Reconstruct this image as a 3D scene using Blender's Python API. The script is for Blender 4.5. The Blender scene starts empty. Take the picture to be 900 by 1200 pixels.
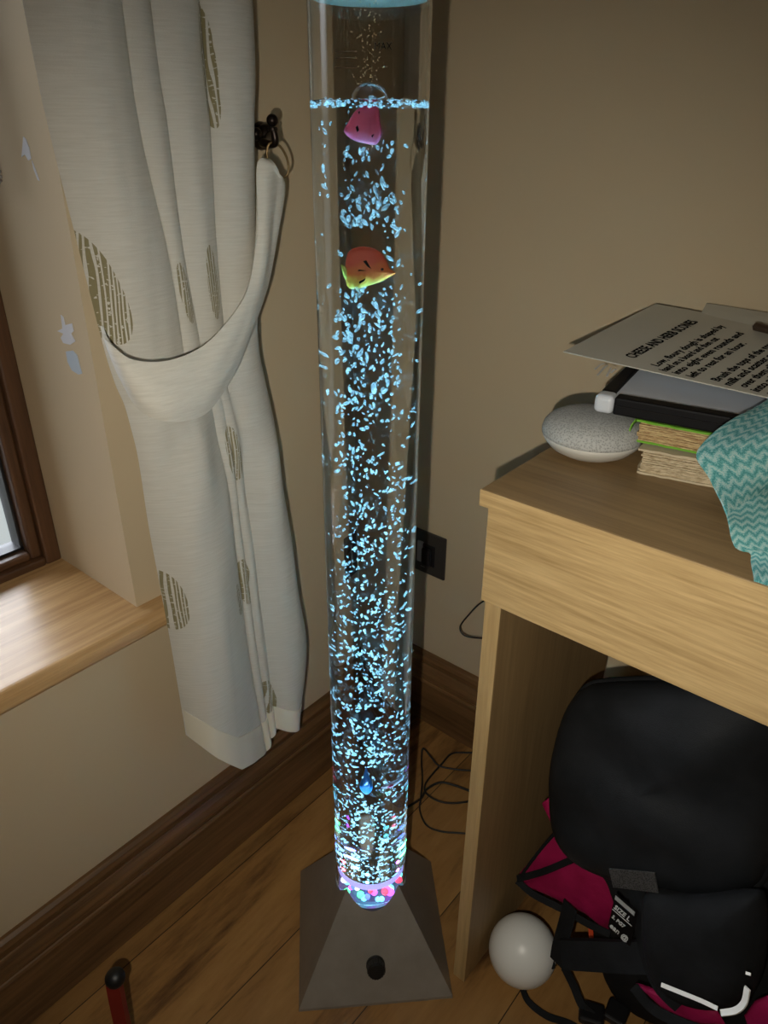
import bpy, bmesh, math, random
import numpy as np
from mathutils import Vector, Matrix, noise

random.seed(7)
SC = bpy.context.scene
COL = SC.collection
PI = math.pi

# ------------------------------------------------------------------ camera
CAMP = Vector((0.72253, -0.92656, 1.05343))
CR = Vector((0.76701415, 0.64158642, 0.00749417)).normalized()
CU = Vector((-0.30473477, 0.35398103, 0.88421386)).normalized()
CF = Vector((-0.56464681, 0.68048827, -0.46702215)).normalized()
FPX = 872.212
cd = bpy.data.cameras.new('camera'); cam = bpy.data.objects.new('camera', cd); COL.objects.link(cam)
cd.sensor_fit = 'VERTICAL'; cd.sensor_height = 32; cd.sensor_width = 24; cd.lens = 32 * FPX / 1200; cd.clip_start = 0.01
M = Matrix((CR, CU, -CF)).transposed().to_4x4(); M.translation = CAMP
cam.matrix_world = M
SC.camera = cam

# ------------------------------------------------------------------ sky, lights, exposure
w = bpy.data.worlds.new('sky'); SC.world = w; w.use_nodes = True
wn = w.node_tree.nodes; bg = wn['Background']
bg.inputs[1].default_value = 1.9
_t = w.node_tree; _c = _t.nodes.new('ShaderNodeTexCoord'); _s = _t.nodes.new('ShaderNodeSeparateXYZ'); _r = _t.nodes.new('ShaderNodeValToRGB')
_t.links.new(_c.outputs['Generated'], _s.inputs[0]); _t.links.new(_s.outputs[2], _r.inputs[0]); _t.links.new(_r.outputs[0], bg.inputs[0])
_e = _r.color_ramp.elements; _e[0].position = 0.0; _e[0].color = (0.30, 0.33, 0.33, 1); _e[1].position = 0.12; _e[1].color = (1.15, 1.22, 1.32, 1)
_e2 = _e.new(0.55); _e2.color = (5.9, 6.3, 6.9, 1)

def light(name, typ, loc, energy, color=(1, 1, 1), aim=None, **kw):
    ld = bpy.data.lights.new(name, typ); lo = bpy.data.objects.new(name, ld); COL.objects.link(lo)
    ld.energy = energy; ld.color = color; lo.location = loc
    if aim is not None:
        lo.rotation_euler = (Vector(aim) - Vector(loc)).to_track_quat('-Z', 'Y').to_euler()
    for k, v in kw.items(): setattr(ld, k, v)
    return lo
# the phone torch beside the lens
fl = light('phone_torch', 'SPOT', CAMP - CR * 0.034 - CU * 0.045, 14.8, (1.0, 0.93, 0.80), aim=CAMP + CF + CU * -0.10,
           spot_size=math.radians(108), spot_blend=1.0, shadow_soft_size=0.004)
# sky portal at the window, and an added warm fill light under the ceiling
po = light('window_portal', 'AREA', (-0.215, -1.25, 1.13), 1.0, aim=(1, -1.25, 1.13), shape='RECTANGLE', size=1.4, size_y=1.22)
po.data.cycles.is_portal = True
light('added_ambient_fill', 'AREA', (1.5, -1.7, 2.3), 0.8, (1.0, 0.88, 0.70), aim=(1.5, -1.7, 0), shape='DISK', size=0.35)
SC.view_settings.view_transform = 'Standard'; SC.view_settings.look = 'None'
SC.view_settings.gamma = 1; SC.view_settings.exposure = 0.0; SC.view_settings.use_curve_mapping = False
cy = SC.cycles
cy.max_bounces = 14; cy.transmission_bounces = 14; cy.transparent_max_bounces = 12; cy.glossy_bounces = 6; cy.diffuse_bounces = 4
cy.use_light_tree = False; cy.caustics_refractive = True; cy.caustics_reflective = False; cy.sample_clamp_indirect = 10.0; cy.use_denoising = True

# ------------------------------------------------------------------ helpers
def at(px, py, ax, v):
    d = CF + CR * ((px - 450) / FPX) - CU * ((py - 600) / FPX)
    i = 'xyz'.index(ax)
    return CAMP + d * ((v - CAMP[i]) / d[i])

def P(name, base, rough=0.6, metal=0.0, **kw):
    m = bpy.data.materials.new(name); m.use_nodes = True
    b = m.node_tree.nodes['Principled BSDF']
    b.inputs['Base Color'].default_value = (*base, 1); b.inputs['Roughness'].default_value = rough
    b.inputs['Metallic'].default_value = metal
    for k, v in kw.items(): b.inputs[k].default_value = v
    return m

class N:
    """small node-graph helper"""
    def __init__(s, m): s.m = m; s.t = m.node_tree; s.b = s.t.nodes.get('Principled BSDF')
    def n(s, typ, **kw):
        q = s.t.nodes.new(typ)
        for k, v in kw.items():
            if k.startswith('i_'):
                key = k[2:]; key = int(key) if key.isdigit() else key.replace('_', ' ')
                if hasattr(v, 'is_output'): s.t.links.new(v, q.inputs[key])
                else: q.inputs[key].default_value = v
            else: setattr(q, k, v)
        return q
    def math(s, op, a, b=0.0, clamp=False):
        q = s.n('ShaderNodeMath', operation=op, use_clamp=clamp)
        for i, x in enumerate((a, b)):
            if hasattr(x, 'is_output'): s.t.links.new(x, q.inputs[i])
            else: q.inputs[i].default_value = x
        return q.outputs[0]
    def mix(s, f, a, b, blend='MIX'):
        q = s.n('ShaderNodeMix', data_type='RGBA', blend_type=blend)
        for i, x in ((0, f), (6, a), (7, b)):
            if hasattr(x, 'is_output'): s.t.links.new(x, q.inputs[i])
            else: q.inputs[i].default_value = x if i == 0 else (*x, 1)
        return q.outputs[2]
    def ramp(s, f, stops):
        q = s.n('ShaderNodeValToRGB'); s.t.links.new(f, q.inputs[0]); e = q.color_ramp.elements
        while len(e) < len(stops): e.new(0.5)
        for el, (p, c) in zip(e, stops):
            el.position = p; el.color = (*c, 1) if len(c) == 3 else c
        return q.outputs[0]
    def coord(s, scale=(1, 1, 1), rot=(0, 0, 0), kind='Object'):
        c = s.n('ShaderNodeTexCoord'); mp = s.n('ShaderNodeMapping')
        mp.inputs['Scale'].default_value = scale; mp.inputs['Rotation'].default_value = rot
        s.t.links.new(c.outputs[kind], mp.inputs[0]); return mp.outputs[0]
    def noise(s, vec, scale, detail=3, rough=0.5, dist=0.0):
        q = s.n('ShaderNodeTexNoise'); s.t.links.new(vec, q.inputs['Vector'])
        q.inputs['Scale'].default_value = scale; q.inputs['Detail'].default_value = detail
        q.inputs['Roughness'].default_value = rough; q.inputs['Distortion'].default_value = dist
        return q.outputs['Fac']
    def base(s, c): s.t.links.new(c, s.b.inputs['Base Color'])
    def bump(s, h, strength=0.3, dist=0.002):
        q = s.n('ShaderNodeBump'); s.t.links.new(h, q.inputs['Height'])
        q.inputs['Strength'].default_value = strength; q.inputs['Distance'].default_value = dist
        s.t.links.new(q.outputs[0], s.b.inputs['Normal'])

def wood(name, dark, light_, axis='x', rough=0.5, fine=160, streak=7, contrast=1.0):
    m = P(name, light_, rough); g = N(m)
    sc = {'x': (0.05, 1, 1), 'y': (1, 0.05, 1), 'z': (1, 1, 0.05)}[axis]
    v = g.coord(sc)
    a = g.noise(v, fine, 4, 0.65); b = g.noise(v, streak * 3, 3, 0.6, 0.6)
    f = g.math('ADD', g.math('MULTIPLY', a, 0.6), g.math('MULTIPLY', b, 0.4))
    lo, hi = 0.5 - 0.16 / contrast, 0.5 + 0.14 / contrast
    g.base(g.ramp(f, [(lo, dark), (hi, light_)]))
    g.bump(a, 0.25, 0.0008)
    return m

def link(o): COL.objects.link(o); return o
WL = {}
def obj(name, me, mat=None, parent=None, loc=None, smooth=False):
    """vertices are given in room coordinates; the object's origin goes to its base (or its parent's origin)"""
    if isinstance(me, bmesh.types.BMesh):
        b = me; me = bpy.data.meshes.new(name); bmesh.ops.recalc_face_normals(b, faces=b.faces); b.to_mesh(me); b.free()
    if mat: me.materials.append(mat)
    o = bpy.data.objects.new(name, me); link(o)
    if parent is not None: L = WL[parent.name]
    elif loc is not None: L = Vector(loc)
    else:
        cs = [v.co for v in me.vertices]
        L = Vector(((min(c.x for c in cs) + max(c.x for c in cs)) / 2, (min(c.y for c in cs) + max(c.y for c in cs)) / 2, min(c.z for c in cs)))
    me.transform(Matrix.Translation(-L))
    if parent is not None: o.parent = parent
    else: o.location = L
    WL[o.name] = L
    if smooth:
        me.polygons.foreach_set('use_smooth', [True] * len(me.polygons)); me.set_sharp_from_angle(angle=math.radians(60))
    me.update()
    return o
def thing(name, label, cat, loc, group=None):
    o = bpy.data.objects.new(name, None); link(o); o.location = loc; o.empty_display_size = 0.02
    WL[o.name] = Vector(loc); tag(o, label, cat, group); return o
def tag(o, label, cat, group=None):
    o['label'] = label; o['category'] = cat
    if group: o['group'] = group
    return o
def struct(o): o['kind'] = 'structure'; return o

def add_box(bm, a, b, bev=0.0, seg=2, mat=None):
    r = bmesh.ops.create_cube(bm, size=1.0); vs = r['verts']
    a = Vector(a); b = Vector(b); c = (a + b) / 2; s = b - a
    for v in vs: v.co = Vector((v.co.x * s.x + c.x, v.co.y * s.y + c.y, v.co.z * s.z + c.z))
    if bev > 0:
        es = list({e for v in vs for e in v.link_edges})
        r = bmesh.ops.bevel(bm, geom=es, offset=bev, segments=seg, profile=0.5, affect='EDGES')
        vs = list({v for f in r['faces'] for v in f.verts} | {v for v in vs if v.is_valid})
    if mat is not None:
        seen = set()
        for v in vs:
            if v.is_valid and v not in seen: v.co = mat @ v.co; seen.add(v)
def box(a, b, bev=0.0, seg=2, mat=None):
    bm = bmesh.new(); add_box(bm, a, b, bev, seg, mat); return bm
def catmull(pts, n=8):
    P_ = [Vector(p) for p in pts]; P_ = [P_[0] * 2 - P_[1]] + P_ + [P_[-1] * 2 - P_[-2]]; out = []
    for i in range(1, len(P_) - 2):
        p0, p1, p2, p3 = P_[i - 1:i + 3]
        for k in range(n):
            t = k / n
            out.append(0.5 * ((2 * p1) + (p2 - p0) * t + (2 * p0 - 5 * p1 + 4 * p2 - p3) * t * t + (3 * p1 - p0 - 3 * p2 + p3) * t ** 3))
    out.append(P_[-2]); return out
def add_tube(bm, pts, r, seg=10, curve=True, cap=True, flat=None, closed=False):
    """flat=(width, thickness, up): a strap instead of a round tube"""
    pts = catmull(pts) if curve else [Vector(p) for p in pts]
    rings = []; up = None
    for i, p in enumerate(pts):
        t = (pts[min(i + 1, len(pts) - 1)] - pts[max(i - 1, 0)])
        if t.length < 1e-9: t = Vector((0, 0, 1))
        t.normalize()
        if flat:
            u = flat[2]; s = t.cross(Vector(u(i / len(pts)) if callable(u) else u))
            s = s.normalized() if s.length > 1e-6 else Vector((1, 0, 0)); n_ = s.cross(t)
            ring = [bm.verts.new(p + s * (a * flat[0] / 2) + n_ * (b * flat[1] / 2)) for a, b in ((-1, -.6), (-.9, 1), (.9, 1), (1, -.6), (.9, -1), (-.9, -1))]
        else:
            if up is None: up = t.orthogonal().normalized()
            up = (up - t * up.dot(t)).normalized(); s = t.cross(up)
            rr = r(i / (len(pts) - 1)) if callable(r) else r
            ring = [bm.verts.new(p + (up * math.cos(2 * PI * k / seg) + s * math.sin(2 * PI * k / seg)) * rr) for k in range(seg)]
        rings.append(ring)
    m = len(rings[0])
    for a, b in zip(rings, rings[1:]):
        for k in range(m): bm.faces.new((a[k], a[(k + 1) % m], b[(k + 1) % m], b[k]))
    if closed:
        a, b = rings[-1], rings[0]
        for k in range(m): bm.faces.new((a[k], a[(k + 1) % m], b[(k + 1) % m], b[k]))
    elif cap:
        bm.faces.new(rings[0][::-1]); bm.faces.new(rings[-1])
def tube(*a, **k):
    bm = bmesh.new(); add_tube(bm, *a, **k); return bm
def add_lathe(bm, prof, c=(0, 0, 0), seg=64, mat=None, closed=False):
    """prof: (radius, z) list; r==0 ends close to a point"""
    c = Vector(c); rings = []
    for r, z in prof:
        if r <= 1e-7: rings.append([bm.verts.new(Vector((0, 0, z)))])
        else: rings.append([bm.verts.new(Vector((r * math.cos(2 * PI * k / seg), r * math.sin(2 * PI * k / seg), z))) for k in range(seg)])
    pr = list(zip(rings, rings[1:])) + ([(rings[-1], rings[0])] if closed else [])
    for a, b in pr:
        for k in range(seg):
            q = [a[k % len(a)], a[(k + 1) % len(a)], b[(k + 1) % len(b)], b[k % len(b)]]
            q = list(dict.fromkeys(q))
            if len(q) > 2: bm.faces.new(q)
    for ring in rings:
        for v in ring: v.co = (mat @ v.co if mat else v.co) + c
def lathe(prof, c=(0, 0, 0), seg=64, mat=None, closed=False):
    bm = bmesh.new(); add_lathe(bm, prof, c, seg, mat, closed); return bm
def grid_mesh(rows, thick=0.0, name='g', uv=True):
    """rows of points -> sheet; thick>0 makes it a closed slab with its own thickness"""
    R, C_ = len(rows), len(rows[0]); A = np.array([[tuple(p) for p in r] for r in rows], float)
    du = np.gradient(A, axis=1); dv = np.gradient(A, axis=0); nn = np.cross(du, dv)
    nn /= np.maximum(np.linalg.norm(nn, axis=2, keepdims=True), 1e-12)
    vs = A.reshape(-1, 3).tolist(); fs = []
    idx = lambda i, j: i * C_ + j
    for i in range(R - 1):
        for j in range(C_ - 1): fs.append((idx(i, j), idx(i, j + 1), idx(i + 1, j + 1), idx(i + 1, j)))
    if thick > 0:
        n0 = len(vs); vs += (A - nn * thick).reshape(-1, 3).tolist()
        fs += [tuple(n0 + k for k in f[::-1]) for f in fs]
        rim = [idx(0, j) for j in range(C_)] + [idx(i, C_ - 1) for i in range(1, R)] + [idx(R - 1, j) for j in range(C_ - 2, -1, -1)] + [idx(i, 0) for i in range(R - 2, 0, -1)]
        for a, b in zip(rim, rim[1:] + rim[:1]): fs.append((b, a, n0 + a, n0 + b))
    me = bpy.data.meshes.new(name); me.from_pydata(vs, [], fs)
    if uv:
        U_ = me.uv_layers.new(name='UVMap'); n0 = R * C_
        lu = np.zeros(C_); 
        for j in range(1, C_): lu[j] = lu[j - 1] + np.linalg.norm(A[:, j] - A[:, j - 1], axis=1).mean()
        lv = np.zeros(R)
        for i in range(1, R): lv[i] = lv[i - 1] + np.linalg.norm(A[i] - A[i - 1], axis=1).mean()
        for l in me.loops:
            k = l.vertex_index % n0; U_.data[l.index].uv = (lu[k % C_], lv[k // C_])
    return me
def pillow(outline, n, t_front, t_back, rings=12, smooth_n=4, crease=2.2, wr=0.0, wf=20, sub=True):
    """a stuffed shape: closed 3D outline (roughly planar), n = facing normal"""
    pts = [Vector(p) for p in outline]
    if sub:
        pp = [pts[-1]] + pts + [pts[0], pts[1]]; out = []
        for i in range(1, len(pp) - 2):
            p0, p1, p2, p3 = pp[i - 1:i + 3]
            for k in range(smooth_n):
                t = k / smooth_n
                out.append(0.5 * ((2 * p1) + (p2 - p0) * t + (2 * p0 - 5 * p1 + 4 * p2 - p3) * t * t + (3 * p1 - p0 - 3 * p2 + p3) * t ** 3))
        pts = out
    n = Vector(n).normalized(); c = sum(pts, Vector()) / len(pts); bm = bmesh.new()
    rim = [bm.verts.new(p) for p in pts]
    for sgn, T in ((1, t_front), (-1, t_back)):
        prev = rim
        for r in range(1, rings + 1):
            s = 1 - (r / rings) ** 1.5 if r < rings else 0
            d = T * (1 - s ** crease) ** (1 / crease) * sgn
            if s == 0:
                top = bm.verts.new(c + n * d)
                for k in range(len(prev)): bm.faces.new((prev[k], prev[(k + 1) % len(prev)], top))
                break
            cur = []
            for p in pts:
                q = c + (p - c) * s; q2 = q + n * d
                if wr: q2 += n * (wr * noise.noise(q * wf) * (1 - s ** 4))
                cur.append(bm.verts.new(q2))
            for k in range(len(pts)): bm.faces.new((prev[k], prev[(k + 1) % len(pts)], cur[(k + 1) % len(pts)], cur[k]))
            prev = cur
    return bm
def text(name, s, mat, origin, ex, ey, size, sx=1.0, parent=None, thick=0.0003, bold=0.0, align='LEFT'):
    """lettering laid flat: ex = reading direction, ey = letter-up direction"""
    cu = bpy.data.curves.new(name, 'FONT'); cu.body = s; cu.size = size; cu.extrude = thick; cu.align_x = align; cu.offset = bold
    cu.resolution_u = 2
    to = bpy.data.objects.new('t', cu); link(to)
    bpy.context.view_layer.update()
    me = bpy.data.meshes.new_from_object(to.evaluated_get(bpy.context.evaluated_depsgraph_get()))
    bpy.data.objects.remove(to)
    ex = Vector(ex).normalized(); ez = ex.cross(Vector(ey)).normalized(); ey = ez.cross(ex)
    m = Matrix((ex * sx, ey, ez)).transposed().to_4x4(); m.translation = Vector(origin)
    me.transform(m)
    return obj(name, me, mat, parent)

# ------------------------------------------------------------------ setting materials
def plaster(name, c, amt=0.06):
    m = P(name, c, 0.85); g = N(m); v = g.coord()
    a = g.noise(v, 3.0, 5, 0.6); b = g.noise(v, 90, 3)
    g.base(g.mix(g.math('MULTIPLY', a, 1.0), tuple(x * (1 - amt) for x in c), tuple(min(1, x * (1 + amt)) for x in c)))
    g.bump(b, 0.12, 0.001); return m
m_wall = plaster('magnolia_paint', (0.56, 0.450, 0.295))
m_ceil = plaster('ceiling_paint', (0.55, 0.50, 0.42)); m_wall_dark = plaster('unseen_wall_dimmed', (0.20, 0.15, 0.10))  # unseen walls coloured dark to cut bounced light in the room
m_skirt = wood('dark_oak_skirting', (0.06, 0.029, 0.010), (0.23, 0.12, 0.046), 'y', 0.45, 90, 5)
m_skirt_x = wood('dark_oak_skirting_back', (0.06, 0.029, 0.010), (0.23, 0.12, 0.046), 'x', 0.45, 90, 5)
m_sill = wood('oak_sill', (0.36, 0.20, 0.075), (0.62, 0.40, 0.19), 'y', 0.32, 150, 8)
m_frame = wood('brown_oak_frame', (0.05, 0.022, 0.010), (0.13, 0.062, 0.028), 'z', 0.45, 120, 6)
m_frame_y = wood('brown_oak_rail', (0.05, 0.022, 0.010), (0.13, 0.062, 0.028), 'y', 0.45, 120, 6)

def floor_mat():
    m = P('oak_boards', (0.4, 0.2, 0.08), 0.42); g = N(m); tc = g.n('ShaderNodeTexCoord')
    sp = g.n('ShaderNodeSeparateXYZ', i_0=tc.outputs['Object'])
    bx = g.math('DIVIDE', sp.outputs[0], 0.147); bi = g.math('FLOOR', bx); fx = g.math('FRACT', bx)
    wh = g.n('ShaderNodeTexWhiteNoise', noise_dimensions='1D'); g.t.links.new(bi, wh.inputs['W'])
    yy = g.math('ADD', sp.outputs[1], g.math('MULTIPLY', wh.outputs[0], 3.0))
    by = g.math('DIVIDE', g.math('ADD', yy, 6.0), 12.0); fy = g.math('FRACT', by)
    cv = g.n('ShaderNodeCombineXYZ'); g.t.links.new(g.math('MULTIPLY', sp.outputs[0], 1.0), cv.inputs[0]); g.t.links.new(g.math('MULTIPLY', yy, 0.16), cv.inputs[1]); g.t.links.new(wh.outputs[0], cv.inputs[2])
    n1 = g.noise(cv.outputs[0], 7.5, 4, 0.55, 1.6); n2 = g.noise(cv.outputs[0], 160, 3, 0.7)
    n3 = g.noise(cv.outputs[0], 24, 3, 0.6, 2.4)
    f = g.math('ADD', g.math('MULTIPLY', n1, 0.62), g.math('ADD', g.math('MULTIPLY', n2, 0.18), g.math('MULTIPLY', n3, 0.2)))
    col = g.ramp(f, [(0.36, (0.07, 0.030, 0.010)), (0.43, (0.19, 0.095, 0.030)), (0.50, (0.30, 0.155, 0.048)), (0.66, (0.40, 0.22, 0.072))])
    tone = g.math('ADD', g.math('MULTIPLY', wh.outputs[0], 0.45), 0.72)
    tn = g.n('ShaderNodeCombineColor'); [g.t.links.new(tone, tn.inputs[i]) for i in range(3)]
    col = g.mix(1.0, col, tn.outputs[0], 'MULTIPLY')
    seam = g.math('MINIMUM', g.math('MULTIPLY', g.math('MINIMUM', fx, g.math('SUBTRACT', 1.0, fx)), 0.147), g.math('MULTIPLY', g.math('MINIMUM', fy, g.math('SUBTRACT', 1.0, fy)), 12.0))
    sm = g.math('LESS_THAN', seam, 0.0007)
    g.base(g.mix(sm, col, (0.02, 0.009, 0.004))); g.bump(g.math('SUBTRACT', g.math('MULTIPLY', n2, 0.3), sm), 0.35, 0.0012)
    return m
m_floor = floor_mat()

# ------------------------------------------------------------------ the room shell
XW, YW, Z0, Z1, Y2 = -0.177, -0.5356, 0.486, 1.78, -1.95
struct(obj('floor', box((-0.25, -2.9, -0.05), (2.7, 0.15, 0.0)), m_floor))
struct(obj('ceiling', box((-0.25, -2.9, 2.4), (2.7, 0.15, 2.45)), m_ceil))
bm = bmesh.new()
add_box(bm, (-0.25, -2.9, 0), (0, 0.15, Z0)); add_box(bm, (-0.25, -2.9, Z1), (0, 0.15, 2.4))
add_box(bm, (-0.25, YW, Z0), (0, 0.15, Z1)); add_box(bm, (-0.25, -2.9, Z0), (0, Y2, Z1))
bmesh.ops.remove_doubles(bm, verts=bm.verts, dist=1e-5)
wl_ = struct(obj('wall_left', bm, m_wall))
struct(obj('wall_back', box((0, 0, 0), (2.7, 0.15, 2.4)), m_wall))
struct(obj('wall_right', box((2.6, -2.9, 0), (2.7, 0, 2.4)), m_wall_dark))
struct(obj('wall_front', box((0, -2.9, 0), (2.6, -2.8, 2.4)), m_wall_dark))
# chipped patches where the paint has come off the reveal
m_scuff = P('bare_filler', (0.62, 0.63, 0.68), 0.8); m_scuff2 = P('bare_filler_blue', (0.45, 0.52, 0.60), 0.8)
def blot(pts, mat):
    bm = bmesh.new()
    ps = [at(x, y, 'y', YW - 0.0006) for x, y in pts]; ps2 = [p + Vector((0, 0.0012, 0)) for p in ps]
    a = [bm.verts.new(p) for p in ps]; b = [bm.verts.new(p) for p in ps2]
    bm.faces.new(a); bm.faces.new(b[::-1])
    for i in range(len(a)): bm.faces.new((a[i], b[i], b[(i + 1) % len(a)], a[(i + 1) % len(a)]))
    o = obj('paint_chip', bm, mat, wl_); return o
blot([(27, 160), (30, 163), (34, 174), (36, 186), (33, 188), (29, 181), (25, 184), (26, 174)], m_scuff)
blot([(37, 188), (41, 198), (46, 212), (44, 211), (39, 198)], m_scuff)
blot([(71, 369), (74, 372), (76, 381), (84, 379), (86, 388), (83, 391), (88, 400), (82, 404), (74, 402), (71, 396), (74, 391), (67, 388), (73, 385)], m_scuff)
blot([(77, 412), (85, 411), (90, 416), (93, 428), (96, 438), (92, 439), (84, 434), (79, 424)], m_scuff2)

# skirting boards: ogee profile
prof = [(0, 0), (0.020, 0), (0.020, 0.096), (0.0185, 0.099), (0.0165, 0.100), (0.0165, 0.103), (0.0185, 0.107), (0.0180, 0.114), (0.0150, 0.124), (0.0115, 0.131), (0.0100, 0.133), (0.0115, 0.137), (0.0120, 0.145), (0.0095, 0.152), (0.005, 0.156), (0, 0.156)]
def skirt(name, path, mat, nrm):
    bm = bmesh.new(); rings = []
    for k, p in enumerate(path):
        rings.append([bm.verts.new(Vector(p) + Vector(nrm[k]) * d + Vector((0, 0, z))) for d, z in prof])
    m = len(prof)
    for a, b in zip(rings, rings[1:]):
        for k in range(m): bm.faces.new((a[k], a[(k + 1) % m], b[(k + 1) % m], b[k]))
    bm.faces.new(rings[0][::-1]); bm.faces.new(rings[-1])
    o = struct(obj(name, bm, mat)); return o
skirt('baseboard_left', [(0, -2.8, 0), (0, 0, 0)], m_skirt, [(1, 0, 0), (1, -1, 0)])
skirt('baseboard_back', [(0, 0, 0), (2.6, 0, 0)], m_skirt_x, [(1, -1, 0), (0, -1, 0)])

# oak window board (sill) with rounded nosing
bm = bmesh.new()
add_box(bm, (XW - 0.07, Y2, Z0 + .0005), (0.0, YW, Z0 + 0.028), 0.0)
pr = [(0.0, 0.0)] + [(0.021 + 0.010 * math.sin(t), 0.010 - 0.010 * math.cos(t)) for t in [PI / 2 * k / 5 for k in range(6)]] + [(0.021 + 0.010 * math.cos(t), 0.018 + 0.010 * math.sin(t)) for t in [PI / 2 * k / 5 for k in range(6)]] + [(0.0, 0.028)]
e0_ = [bm.verts.new((x, Y2 - .05, Z0 + z)) for x, z in pr]; e1_ = [bm.verts.new((x, YW + .055, Z0 + z)) for x, z in pr]
for k in range(len(pr)): bm.faces.new((e0_[k], e0_[(k + 1) % len(pr)], e1_[(k + 1) % len(pr)], e1_[k]))
bm.faces.new(e0_); bm.faces.new(e1_)
struct(obj('trim_1', bm, m_sill)); ZS = Z0 + 0.028

# window_1: frame, sash, gasket, pane
win = thing('window_1', 'w', 'w', (XW, YW, ZS)); del win['label']; del win['category']; struct(win)
def ring_y(a, b, lo, hi, x0, x1, w_, bev=0.003):
    bm = bmesh.new()
    add_box(bm, (x0, a, lo), (x1, b, lo + w_), bev); add_box(bm, (x0, a, hi - w_), (x1, b, hi), bev)
    return bm
def uprights(a, b, lo, hi, x0, x1, w_, bev=0.003, mids=()):
    bm = bmesh.new()
    add_box(bm, (x0, b - w_, lo), (x1, b, hi), bev); add_box(bm, (x0, a, lo), (x1, a + w_, hi), bev)
    for m_ in mids: add_box(bm, (x0, m_ - w_ / 2, lo), (x1, m_ + w_ / 2, hi), bev)
    return bm
obj('window_frame', uprights(Y2, YW, ZS, Z1, XW - 0.07, XW, 0.022), m_frame, win)
obj('window_rail', ring_y(Y2 + .022, YW - .022, ZS, Z1, XW - 0.07, XW - 0.0, 0.012), m_frame_y, win)
obj('sash', uprights(Y2 + 0.022, YW - 0.022, ZS + 0.012, Z1 - 0.012, XW - 0.06, XW - 0.008, 0.015, mids=(-1.25,)), m_frame, win)
obj('sash_rail', ring_y(Y2 + 0.037, YW - 0.037, ZS + 0.012, Z1 - 0.012, XW - 0.06, XW - 0.008, 0.011), m_frame_y, win)
m_gask = P('black_gasket', (0.012, 0.012, 0.014), 0.4)
for a, b in ((Y2 + 0.037, -1.2575), (-1.2425, YW - 0.037)):
    bm = uprights(a, b, ZS + 0.023, Z1 - 0.023, XW - 0.05, XW - 0.024, 0.004, 0.001)
    add_box(bm, (XW - 0.05, a, ZS + 0.023), (XW - 0.024, b, ZS + 0.027)); add_box(bm, (XW - 0.05, a, Z1 - 0.027), (XW - 0.024, b, Z1 - 0.023))
    obj('gasket', bm, m_gask, win)
m_pane = bpy.data.materials.new('window_glass'); m_pane.use_nodes = True; g = N(m_pane); g.t.nodes.remove(g.b)
fr = g.n('ShaderNodeFresnel', i_IOR=1.45); tr = g.n('ShaderNodeBsdfTransparent'); gl = g.n('ShaderNodeBsdfGlossy', i_Roughness=0.0)
mx = g.n('ShaderNodeMixShader'); g.t.links.new(fr.outputs[0], mx.inputs[0]); g.t.links.new(tr.outputs[0], mx.inputs[1]); g.t.links.new(gl.outputs[0], mx.inputs[2])
g.t.links.new(mx.outputs[0], g.t.nodes['Material Output'].inputs[0])
for a, b in ((Y2 + 0.037, -1.2575), (-1.2425, YW - 0.037)):
    obj('pane', box((XW - 0.042, a, ZS + 0.023), (XW - 0.038, b, Z1 - 0.023)), m_pane, win)

# ------------------------------------------------------------------ curtain
m_cur = P('linen_curtain', (0.70, 0.68, 0.62), 0.8); g = N(m_cur)
g.b.inputs['Sheen Weight'].default_value = 0.15
tc = g.n('ShaderNodeTexCoord'); geo = g.n('ShaderNodeNewGeometry'); sp = g.n('ShaderNodeSeparateXYZ', i_0=tc.outputs['Object'])
slub = g.noise(g.coord((1, 6, 110)), 5, 4, 0.7); weave = g.noise(g.coord((1, 1, 1)), 700, 2)
CUR0 = Vector((0.07, -0.45, 0.0))
mask = None
def motif(px, py, hw, hh, tilt, x):
    """woven seed-head motif: an ellipse on the cloth, centre from its place on the curtain"""
    global mask
    c = at(px, py, 'x', x); cy_, cz_ = c.y - CUR0.y, c.z - CUR0.z
    k = (CAMP - c).length / FPX; hw_, hh_ = hw * k * 1.12, hh * k * 1.05
    dy = g.math('SUBTRACT', sp.outputs[1], cy_); dz = g.math('SUBTRACT', sp.outputs[2], cz_)
    ca, sa = math.cos(tilt), math.sin(tilt)
    a = g.math('DIVIDE', g.math('ADD', g.math('MULTIPLY', dy, ca), g.math('MULTIPLY', dz, sa)), hw_)
    b = g.math('DIVIDE', g.math('SUBTRACT', g.math('MULTIPLY', dz, ca), g.math('MULTIPLY', dy, sa)), hh_)
    r = g.math('ADD', g.math('MULTIPLY', a, a), g.math('POWER', g.math('ABSOLUTE', b), 2.4))
    q = g.math('LESS_THAN', r, 1.0)
    mask = q if mask is None else g.math('MAXIMUM', mask, q)
for a in ((124, 342, 20, 62, 0.30, .085), (254, 78, 7, 52, 0.04, .09), (252, 332, 7, 38, 0.04, .085), (222, 345, 6, 32, 0.14, .085),
          (206, 712, 15, 40, 0.14, .085), (281, 535, 8, 33, 0.07, .09), (295, 686, 7, 30, 0.06, .09), (282, 704, 4, 22, 0.07, .085), (322, 822, 7, 27, 0.14, .09)): motif(*a)
st = g.math('FRACT', g.math('ADD', g.math('MULTIPLY', sp.outputs[1], 300.0), g.math('MULTIPLY', g.noise(g.coord((1, 60, 6)), 1.0, 2), 5.0)))
stripe = g.math('GREATER_THAN', st, 0.42)
thr = g.math('GREATER_THAN', g.noise(g.coord((1, 250, 420)), 1.0, 1), 0.36)
ms = g.math('MULTIPLY', g.math('MULTIPLY', mask, stripe), thr)
basec = g.ramp(slub, [(0.3, (0.62, 0.60, 0.53)), (0.7, (0.74, 0.72, 0.66))])
g.base(g.mix(ms, basec, (0.27, 0.235, 0.115)))
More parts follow.
